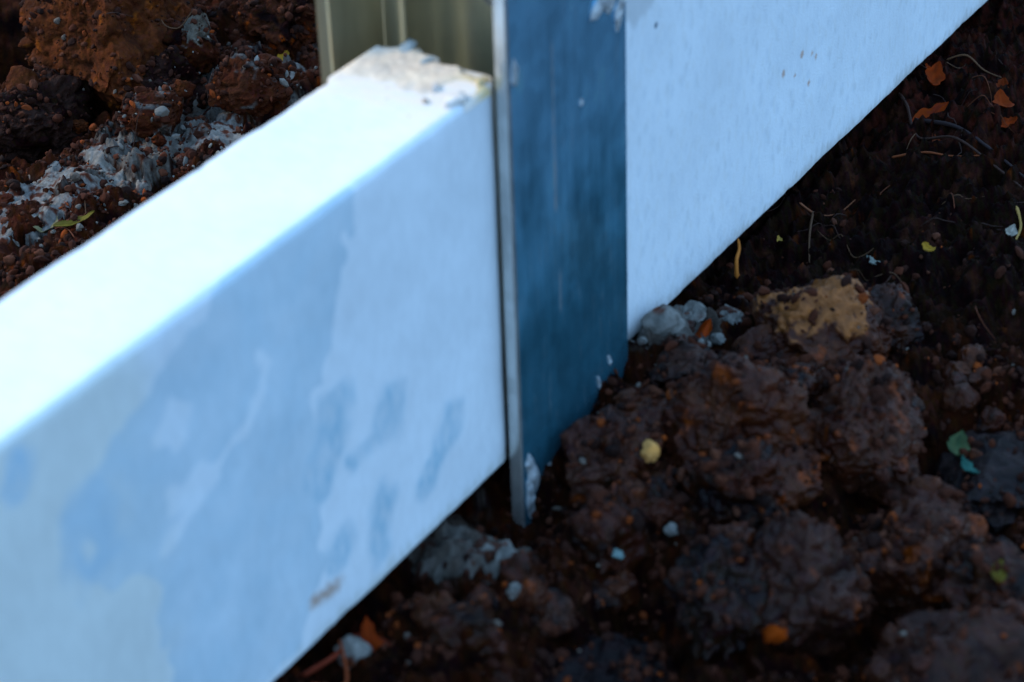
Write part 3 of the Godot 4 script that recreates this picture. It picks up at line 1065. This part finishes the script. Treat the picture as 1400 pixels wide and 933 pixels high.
func build_mortar(left: Node3D, post: Node3D, earth: Material):
	var mm := earth_material(0.9, 0.10, 0.25)
	# crusts of splashed mortar behind the wall
	var grey := func(x, z, k):
		var p := Vector3(x, 0.0, z)
		var c := blend(MORTAR, Color(0.16, 0.15, 0.14), 0.5 + 1.3 * nz.tone.get_noise_3dv(p))
		c = blend(c, BROWN * 1.3, sstep(-0.02, 0.28, nz.spot.get_noise_3dv(p * 1.6) + 0.6 * nz.fine.get_noise_3dv(p * 2.2)))
		c = c * (1.0 + 0.5 * nz.fine.get_noise_3dv(p * 3.0))
		c.a = 1.0
		return c
	var ground_at := func(x, z): return ground_height(x, z, false) + 0.0032 + 0.15 * (H(x, z) - land(x, z))
	for a in [[0.118, -0.385, 0.075, 0.030, "broad pale grey mortar splash on the soil behind the left sleeper"], [0.212, -0.340, 0.034, 0.022, "cracked grey mortar splash close behind the top of the left sleeper"], [0.288, -0.350, 0.032, 0.018, "thin grey mortar splash behind the sleeper nearest the post"], [0.282, -0.386, 0.020, 0.013, "small dusty mortar splash at the foot of the grey topped clod"]]:
		var msk := func(x, z): return bump(x, z, a[0], a[1], a[2], a[3]) - 0.44 + 0.60 * nz.patch.get_noise_3d(x, 0.1, z) + 0.35 * nz.fine.get_noise_3d(x, 0.7, z)
		var o := put(crust(a[0] - a[2] * 1.6, a[0] + a[2] * 1.6, a[1] - a[3] * 1.6, a[1] + a[3] * 1.6, 0.0011, ground_at, msk, 0.004, grey), "mortar_splash", mm)
		tag(o, a[4], "mortar splash")
	# in front
	var dull := func(x, z, k):
		var p := Vector3(x, 0.0, z)
		var c := blend(DULLMORTAR, MORTAR * 0.8, 0.4 + 1.3 * nz.tone.get_noise_3dv(p))
		c = blend(c, BROWN, sstep(0.2, 0.45, nz.spot.get_noise_3dv(p * 1.4)))
		c.a = 1.0
		return c
	for a in [[-0.050, 0.004, 0.024, 0.030, "dull grey mortar smear on the slope below the post foot"], [0.140, 0.004, 0.030, 0.016, "lumpy grey mortar heap beside the post under the right sleeper"]]:
		var msk := func(x, z): return bump(x, z, a[0], a[1], a[2], a[3]) - 0.45 + 0.35 * nz.patch.get_noise_3d(x, 0.1, z) + 0.3 * nz.fine.get_noise_3d(x, 0.7, z)
		var o := put(crust(a[0] - a[2] * 1.6, a[0] + a[2] * 1.6, a[1] - a[3] * 1.6, a[1] + a[3] * 1.6, 0.0011, func(x, z): return H(x, z), msk, 0.006, dull), "mortar_smear", mm)
		tag(o, a[4], "mortar smear")
	# loose bits of mortar, one object each
	var pal := [MORTAR * 1.25, MORTAR * 0.9, BROWN * 2.0]
	var bits := []
	for k in 5:
		bits.append(clod_mesh(500 + k, Vector3(1.0, 0.8, 0.9) * 0.007, 3, 1.0, pal, null, 0.3))
	for a in [[-0.041, 0.015, 0.7, "pale mortar bit, uppermost of three in a row below the post"], [-0.054, 0.025, 0.8, "white mortar bit, middle of three in a row below the post"], [-0.068, 0.038, 0.55, "white mortar bit, lowest of three in a row below the post"], [0.124, 0.004, 1.3, "biggest pale mortar bit against the post foot"], [0.133, -0.002, 1.0, "grey mortar bit close under the corner of the right sleeper"], [0.158, 0.004, 0.9, "pale mortar bit left of the upright orange stalk"], [0.176, 0.014, 1.0, "bluish mortar bit below the upright orange stalk"], [0.168, 0.020, 0.7, "small bluish mortar bit below the pale pair"], [-0.127, -0.006, 1.0, "white mortar bit by the red roots under the left sleeper"], [0.010, 0.072, 0.5, "small grey mortar bit in the front hollow"]]:
		var o := put(bits[rng.randi() % 5], "mortar_bit", mm)
		o.scale = Vector3.ONE * a[2]
		lay(o, a[0], a[1], 0.003 * a[2], rng.randf() * 360.0)
		tag(o, a[3], "mortar bit")
	for k in 46:
		var o := put(bits[k % 5], "mortar_crumb", mm)
		o.scale = Vector3.ONE * (rng.randf_range(0.2, 0.65) if k < 22 else rng.randf_range(0.10, 0.26))
		if k < 22:
			lay(o, rng.randfn(0.148, 0.022), rng.randf_range(-0.008, 0.026), 0.002, rng.randf() * 360.0)
			tag(o, "tiny grey mortar crumb on the soil beside the steel post", "mortar crumb", "mortar crumbs beside the post")
		elif k < 32:
			lay(o, rng.randfn(-0.05, 0.014), rng.randf_range(-0.004, 0.04), 0.001, rng.randf() * 360.0)
			tag(o, "tiny grey mortar crumb on the slope below the post", "mortar crumb", "mortar crumbs below the post")
		else:
			lay(o, rng.randf_range(0.06, 0.30), rng.randf_range(-0.39, -0.31), 0.004, rng.randf() * 360.0)
			tag(o, "tiny grey mortar crumb on the soil behind the wall", "mortar crumb", "mortar crumbs behind the wall")
	var pebble := put(clod_mesh(540, Vector3(0.0040, 0.0034, 0.0038), 4, 1.6, [Color(0.40, 0.17, 0.035), Color(0.46, 0.24, 0.08), Color(0.20, 0.075, 0.02)], null, 0.3), "pebble", flat_vertex(0.7))
	lay(pebble, 0.034, 0.048, 0.0008)
	tag(pebble, "small yellow ochre pebble on the brown clods by the post", "pebble")

	var bm := flat_vertex(0.9)
	var fleck := put(clod_mesh(541, Vector3(0.0065, 0.0042, 0.0052), 4, 1.4, [Color(0.17, 0.026, 0.003), Color(0.22, 0.036, 0.003), BROWN], null, 0.3), "clay_fleck", flat_vertex(0.8))
	lay(fleck, -0.026, 0.142, -0.0014)
	tag(fleck, "bright orange fleck of clay on the front of the round knobbly clod", "clay fleck")
	# mortar bed on the end of the left sleeper, up to the web
	var sand := func(x, z, k):
		var p := Vector3(x, 0.2, z)
		var c: Color = blend(Color(0.60, 0.50, 0.38), Color(0.50, 0.43, 0.35), 0.5 + 1.4 * nz.tone.get_noise_3dv(p)) * (1.0 + 0.25 * nz.fine.get_noise_3dv(p * 2.0))
		c = blend(Color(0.58, 0.54, 0.48), c, k * 3.0)
		c = blend(c, Color(0.33, 0.37, 0.37), sstep(-0.055, -0.075, z + 0.01 * nz.tone.get_noise_3dv(p)) * sstep(-0.012, 0.004, x))
		c = blend(c, Color(0.50, 0.40, 0.22), sstep(-0.030, -0.014, z) * sstep(-0.016, -0.004, x))
		c.a = 1.0
		return c
	var bedmask := func(x, z):
		var t: float = nz.tone.get_noise_3d(x, 0.2, z)
		var fin: float = nz.fine.get_noise_3d(x, 0.9, z)
		var k: float = 0.75 * sstep(-0.034, -0.004, x + 0.012 * t - 0.2 * (z + 0.04)) + 0.10 * fin - 0.20
		k -= 1.1 * bump(x, z, -0.010, -0.018, 0.008, 0.006)
		k *= sstep(-0.0085, -0.0125, z) * sstep(-0.0735, -0.0700, z)
		# the ragged end, bulging out at the back corner
		var end: float = 0.009 + 0.007 * bump(x, z, 0.012, -0.056, 0.02, 0.012) - 0.010 * sstep(-0.030, -0.012, z) + 0.005 * t + 0.004 * fin
		return minf(k, (end - x) * 120.0)
	var bed := put(crust(-0.06, 0.022, -0.0745, -0.0065, 0.0007, func(_x, _z): return 0.1905, bedmask, 0.0020, sand, 0.6, true), "mortar_bed", bm, left)
	bed.set_meta("label", "sandy mortar smeared over the broken end of the sleeper")
	for a in [[-0.020, -0.014, 0.0045, 551, Color(0.58, 0.54, 0.49)], [-0.014, -0.027, 0.0024, 552, Color(0.45, 0.42, 0.39)], [-0.026, -0.024, 0.0016, 553, Color(0.36, 0.30, 0.25)], [0.010, -0.058, 0.0050, 554, Color(0.33, 0.37, 0.37)], [0.004, -0.044, 0.0032, 556, Color(0.34, 0.37, 0.36)], [0.000, -0.013, 0.0030, 555, Color(0.48, 0.39, 0.22)]]:
		var o := put(clod_mesh(a[3], Vector3(1.5, 0.5, 0.8) * a[2], 4, 0.8, [a[4], a[4] * 0.85, a[4] * 0.6], null, 0.2), "mortar_chip", bm, left)
		o.position = Vector3(a[0], 0.1918, a[1])
		o.rotation_degrees = Vector3(rng.randf_range(-12, 12), rng.randf_range(-20, 50), rng.randf_range(-10, 10))
	# smears of mortar stuck to the post
	for a in [[0.0045, 0.196, 0.003, 0.0085, 0.001, 0.0], [0.074, 0.199, 0.008, 0.004, 0.0012, 20.0], [0.086, 0.201, 0.010, 0.006, 0.0012, 35.0], [0.093, 0.190, 0.004, 0.009, 0.0012, -20.0], [0.008, -0.006, 0.0042, 0.011, 0.0016, 12.0], [0.006, -0.020, 0.0035, 0.012, 0.0014, 5.0], [0.024, -0.016, 0.0036, 0.005, 0.0016, 0.0], [0.080, 0.014, 0.0012, 0.004, 0.0008, 20.0], [0.070, 0.006, 0.001, 0.0045, 0.0008, 15.0], [0.058, 0.160, 0.0012, 0.0018, 0.0008, 0.0]]:
		var c := Color(0.52, 0.56, 0.57)
		var o := put(clod_mesh(570 + int(a[0] * 2000.0), Vector3(a[2], a[3], a[4] * 0.9), 5, 0.9, [c, c * 0.75, c * 0.6], null, 0.3), "mortar_smear", mm, post)
		o.position = Vector3(a[0], a[1], 0.0)
		o.rotation_degrees.z = a[5]
	var blob := put(clod_mesh(590, Vector3(0.0016, 0.006, 0.0055), 4, 0.8, [Color(0.46, 0.40, 0.30), Color(0.4, 0.36, 0.3), Color(0.3, 0.2, 0.12)], null, 0.4), "mortar_smear", mm, post)
	blob.position = Vector3(0.0468, 0.209, -0.038)

func flat_vertex(rough: float) -> StandardMaterial3D:
	var m := StandardMaterial3D.new()
	m.vertex_color_use_as_albedo = true
	m.roughness = rough
	m.metallic_specular = 0.2
	return m

func root(called: String, label: String, cat: String, pts: Array, r0: float, r1: float, c: Color, lift := 0.002):
	var o3 := []
	for p in pts:
		o3.append(Vector3(p[0], top_at(p[0], p[1]) + (p[2] if p.size() > 2 else lift), p[1]))
	var base: Vector3 = o3[0]
	for i in o3.size():
		o3[i] -= base
	var o := put(tube(o3, r0 * 0.72, r1 * 0.6), called, flat_material(c, 0.75, 0.3))
	o.position = base
	tag(o, label, cat)
	return o

func build_litter():
	var lm := flat_vertex(0.75)
	var ORANGE := Color(0.20, 0.024, 0.002)
	var REDBR := Color(0.085, 0.012, 0.003)
	var YEL := Color(0.20, 0.11, 0.01)
	var GREEN := Color(0.10, 0.20, 0.09)
	var list := [
		[0.473, -0.001, 0.030, 0.017, 0.5, 0.5, 20.0, 25.0, ORANGE, REDBR, "bright orange leaf at the upper right beneath the right sleeper"],
		[0.493, -0.012, 0.014, 0.010, 0.4, 0.4, 80.0, 20.0, ORANGE, ORANGE * 1.1, "small orange leaf right of the sleeper's lower edge"],
		[0.440, 0.012, 0.042, 0.016, 0.5, 0.3, -28.0, 20.0, REDBR * 1.5, ORANGE, "long red brown leaf below the bright orange leaf"],
		[0.452, 0.050, 0.026, 0.018, 0.3, 0.5, 40.0, 15.0, REDBR * 1.3, ORANGE * 0.7, "dull red leaf nearest the right edge"],
		[0.432, 0.062, 0.020, 0.012, 0.4, 0.4, -50.0, 20.0, ORANGE * 0.8, REDBR, "small rusty leaf in front of the dull red leaf"],
		[0.478, 0.040, 0.020, 0.012, 0.4, 0.4, 10.0, 10.0, REDBR, ORANGE * 0.5, "curled dark red leaf at the upper right edge"],
		[0.408, 0.030, 0.022, 0.014, 0.4, 0.5, 65.0, 15.0, REDBR, BROWN * 2.0, "brown leaf lying among the roots on the dark mud"],
		[0.150, 0.012, 0.028, 0.012, 0.3, 0.2, 35.0, 42.0, Color(0.26, 0.036, 0.004), REDBR, "orange red leaf standing on the grey mortar by the post"],
		[0.145, 0.153, 0.017, 0.009, 0.6, 0.6, 15.0, 10.0, GREEN * 0.2, Color(0.05, 0.07, 0.03), "pale green leaf scrap at the right, upper of two"],
		[0.129, 0.164, 0.012, 0.007, 0.5, 0.6, 70.0, 20.0, Color(0.012, 0.055, 0.045), Color(0.025, 0.09, 0.07), "teal leaf scrap at the right, lower of two"],
		[0.038, 0.214, 0.011, 0.006, 0.6, 0.5, 30.0, 30.0, Color(0.07, 0.06, 0.010), YEL * 0.25, "yellow green leaf scrap above the mauve clod"],
		[0.070, -0.355, 0.026, 0.012, 0.8, 0.5, 30.0, 8.0, Color(0.15, 0.14, 0.07), Color(0.10, 0.09, 0.05), "dry greenish leaf on the soil behind the left sleeper"],
		[0.070, -0.332, 0.024, 0.005, 0.6, 0.3, -40.0, 12.0, Color(0.09, 0.075, 0.008), Color(0.07, 0.055, 0.010), "narrow yellow green leaf blade by the dry greenish leaf"],
		[0.063, -0.315, 0.022, 0.005, 0.5, 0.3, -25.0, 12.0, Color(0.32, 0.12, 0.03), ORANGE * 0.6, "narrow orange brown leaf blade close behind the left sleeper"],
		[0.293, -0.354, 0.010, 0.007, 0.4, 0.3, 20.0, 20.0, YEL, YEL * 0.8, "small yellow leaf on the soil near the back flange"],
		[0.280, 0.078, 0.008, 0.006, 0.3, 0.3, 60.0, 10.0, YEL * 0.8, YEL, "tiny yellow leaf scrap above the tan topped clod"],
		[0.280, -0.008, 0.009, 0.004, 0.3, 0.2, 30.0, 8.0, Color(0.28, 0.17, 0.03), Color(0.3, 0.2, 0.05), "pale yellow chip on the dark mud below the right sleeper"],
		[0.320, 0.109, 0.011, 0.005, 0.3, 0.3, 10.0, 8.0, Color(0.22, 0.20, 0.16), Color(0.12, 0.11, 0.09), "white scrap on the dark mud near the right edge"],
		[0.259, 0.056, 0.009, 0.006, 0.4, 0.3, 80.0, 20.0, Color(0.13, 0.14, 0.12), Color(0.08, 0.09, 0.08), "pale scrap standing just behind the tan topped clod"],
		[-0.020, 0.060, 0.008, 0.005, 0.4, 0.3, 80.0, 20.0, Color(0.12, 0.18, 0.17), Color(0.1, 0.16, 0.15), "small bluish scrap in the front hollow"],
		[-0.118, -0.004, 0.026, 0.010, 0.6, 0.6, 60.0, 20.0, ORANGE * 0.9, REDBR, "curled orange leaf under the lower edge of the left sleeper"],
	]
	var k := 0
	for a in list:
		k += 1
		if a[0] > 0.38:
			a[2] *= 0.62
			a[3] *= 0.62
		if a[1] < -0.1:
			a[0] += 0.020
			a[1] -= 0.013
		var o := put(leaf(a[2], a[3], a[4], a[5], k * 7, a[8], a[9]), "fallen_leaf" if a[2] > 0.0125 else "leaf_scrap", lm)
		lay(o, a[0], a[1], 0.002, a[6], Vector2(a[7] * 0.8, a[7]))
		tag(o, a[10], "leaf")
	var RB := Color(0.028, 0.011, 0.0065)
	var PALE := Color(0.095, 0.045, 0.02)
	root("root", "long forked dark root running over the mud on the right", "root", [[0.470, -0.028], [0.440, -0.004], [0.412, 0.016], [0.398, 0.044], [0.384, 0.074], [0.36, 0.11]], 0.0016, 0.0009, RB)
	root("root", "thick bluish brown root under the right hand leaves", "root", [[0.432, 0.005], [0.418, 0.035], [0.402, 0.062], [0.385, 0.092]], 0.0022, 0.0012, Color(0.018, 0.010, 0.010))
	root("root", "orange root lying straight along the mud at the right", "root", [[0.384, 0.012], [0.388, 0.030], [0.390, 0.046], [0.396, 0.062]], 0.0012, 0.0007, Color(0.15, 0.035, 0.009))
	root("root", "thin reddish root with a pale tip beside the right sleeper", "root", [[0.309, -0.010], [0.311, 0.000], [0.316, 0.010], [0.322, 0.018, 0.008]], 0.0009, 0.0005, Color(0.16, 0.055, 0.024))
	root("root", "thin dark root running down the mud from the right sleeper", "root", [[0.306, 0.000], [0.290, 0.006], [0.276, 0.012], [0.262, 0.019]], 0.0011, 0.0006, PALE * 0.6)
	root("twig", "pale arched twig at the upper right by the leaves", "twig", [[0.505, -0.006], [0.506, 0.006, 0.008], [0.500, 0.020, 0.006], [0.494, 0.034]], 0.0010, 0.0006, PALE)
	root("twig", "yellow twig at the right edge above the white scrap", "twig", [[0.350, 0.100], [0.343, 0.106, 0.004], [0.330, 0.108]], 0.0014, 0.0009, Color(0.25, 0.15, 0.04))
	root("plant_stalk", "short upright orange stalk below the right sleeper's edge", "stalk", [[0.214, 0.000], [0.217, -0.002, 0.010], [0.224, -0.004, 0.017], [0.226, -0.006, 0.022]], 0.0018, 0.0010, Color(0.32, 0.10, 0.012))
	root("root", "red root curling under the lower edge of the left sleeper", "root", [[-0.150, -0.016], [-0.134, -0.010, 0.008], [-0.118, -0.016, 0.010], [-0.108, -0.010], [-0.114, 0.004]], 0.0018, 0.0010, Color(0.13, 0.016, 0.004))
	root("root", "orange root at the bottom edge beneath the left sleeper", "root", [[-0.158, -0.006], [-0.142, 0.000, 0.004], [-0.128, -0.012, 0.009], [-0.118, -0.020]], 0.0014, 0.0009, Color(0.17, 0.032, 0.007))
	root("root", "reddish root sticking up beside the back of the post", "root", [[0.340, -0.386], [0.342, -0.385, 0.016], [0.350, -0.386, 0.022]], 0.0012, 0.0006, Color(0.24, 0.05, 0.02))
	marks = [[0.473, -0.001, "bright orange leaf"], [0.440, 0.012, "long red brown leaf"], [0.452, 0.050, "dull red leaf"], [0.280, -0.008, "pale yellow chip"], [0.320, 0.109, "white scrap"], [0.280, 0.078, "tiny yellow leaf scrap"], [0.178, 0.066, "tan topped clod"], [0.276, 0.012, "thin dark root below the sleeper"], [0.384, 0.074, "long forked root"], [0.388, 0.030, "straight orange root"], [0.316, 0.010, "pale tipped root"], [0.224, -0.004, "upright orange stalk"], [0.54, 0.02, "pale arched twig"], [0.343, 0.106, "yellow twig"], [0.262, -0.455, "largest clod behind the wall"], [0.180, -0.450, "dark clod at the left edge"], [0.13, -0.375, "broad mortar splash"], [0.25, -0.346, "crumbly clod on the grey crust"], [0.345, -0.392, "reddish clod by the post's back"], [0.07, -0.34, "leaves behind the left sleeper"]]
	# fine rootlets over the mud, one object each
	for i in 56:
		var x := rng.randf_range(0.24, 0.56)
		var z := rng.randf_range(-0.02, 0.15)
		if rng.randf() < 0.2:
			x = rng.randf_range(0.05, 0.40)
			z = rng.randf_range(-0.44, -0.30)
		var a := rng.randf() * TAU
		var pts := []
		var n := rng.randi_range(3, 6)
		var q := Vector2(x, z)
		for s in n:
			pts.append([q.x, q.y, rng.randf_range(0.0005, 0.003)])
			a += rng.randf_range(-0.7, 0.7)
			q += Vector2(cos(a), sin(a)) * rng.randf_range(0.005, 0.010)
		var ci: int = [0, 0, 1, 1, 2, 3, 3, 4][rng.randi() % 8]
		var c: Color = [RB, RB * 0.7, PALE * 0.6, Color(0.075, 0.018, 0.005), PALE * 0.8][ci]
		var tone: String = ["dark brown", "blackish", "tan", "orange brown", "pale"][ci]
		var way: String = "short" if n < 4 else "curling" if n < 6 else "long"
		root("rootlet", "%s %s rootlet lying by the %s" % [way, tone, near(x, z)], "rootlet", pts, 0.00055, 0.0002, c, 0.001).set_meta("group", "rootlets behind the wall" if z < -0.1 else "rootlets on the mud")
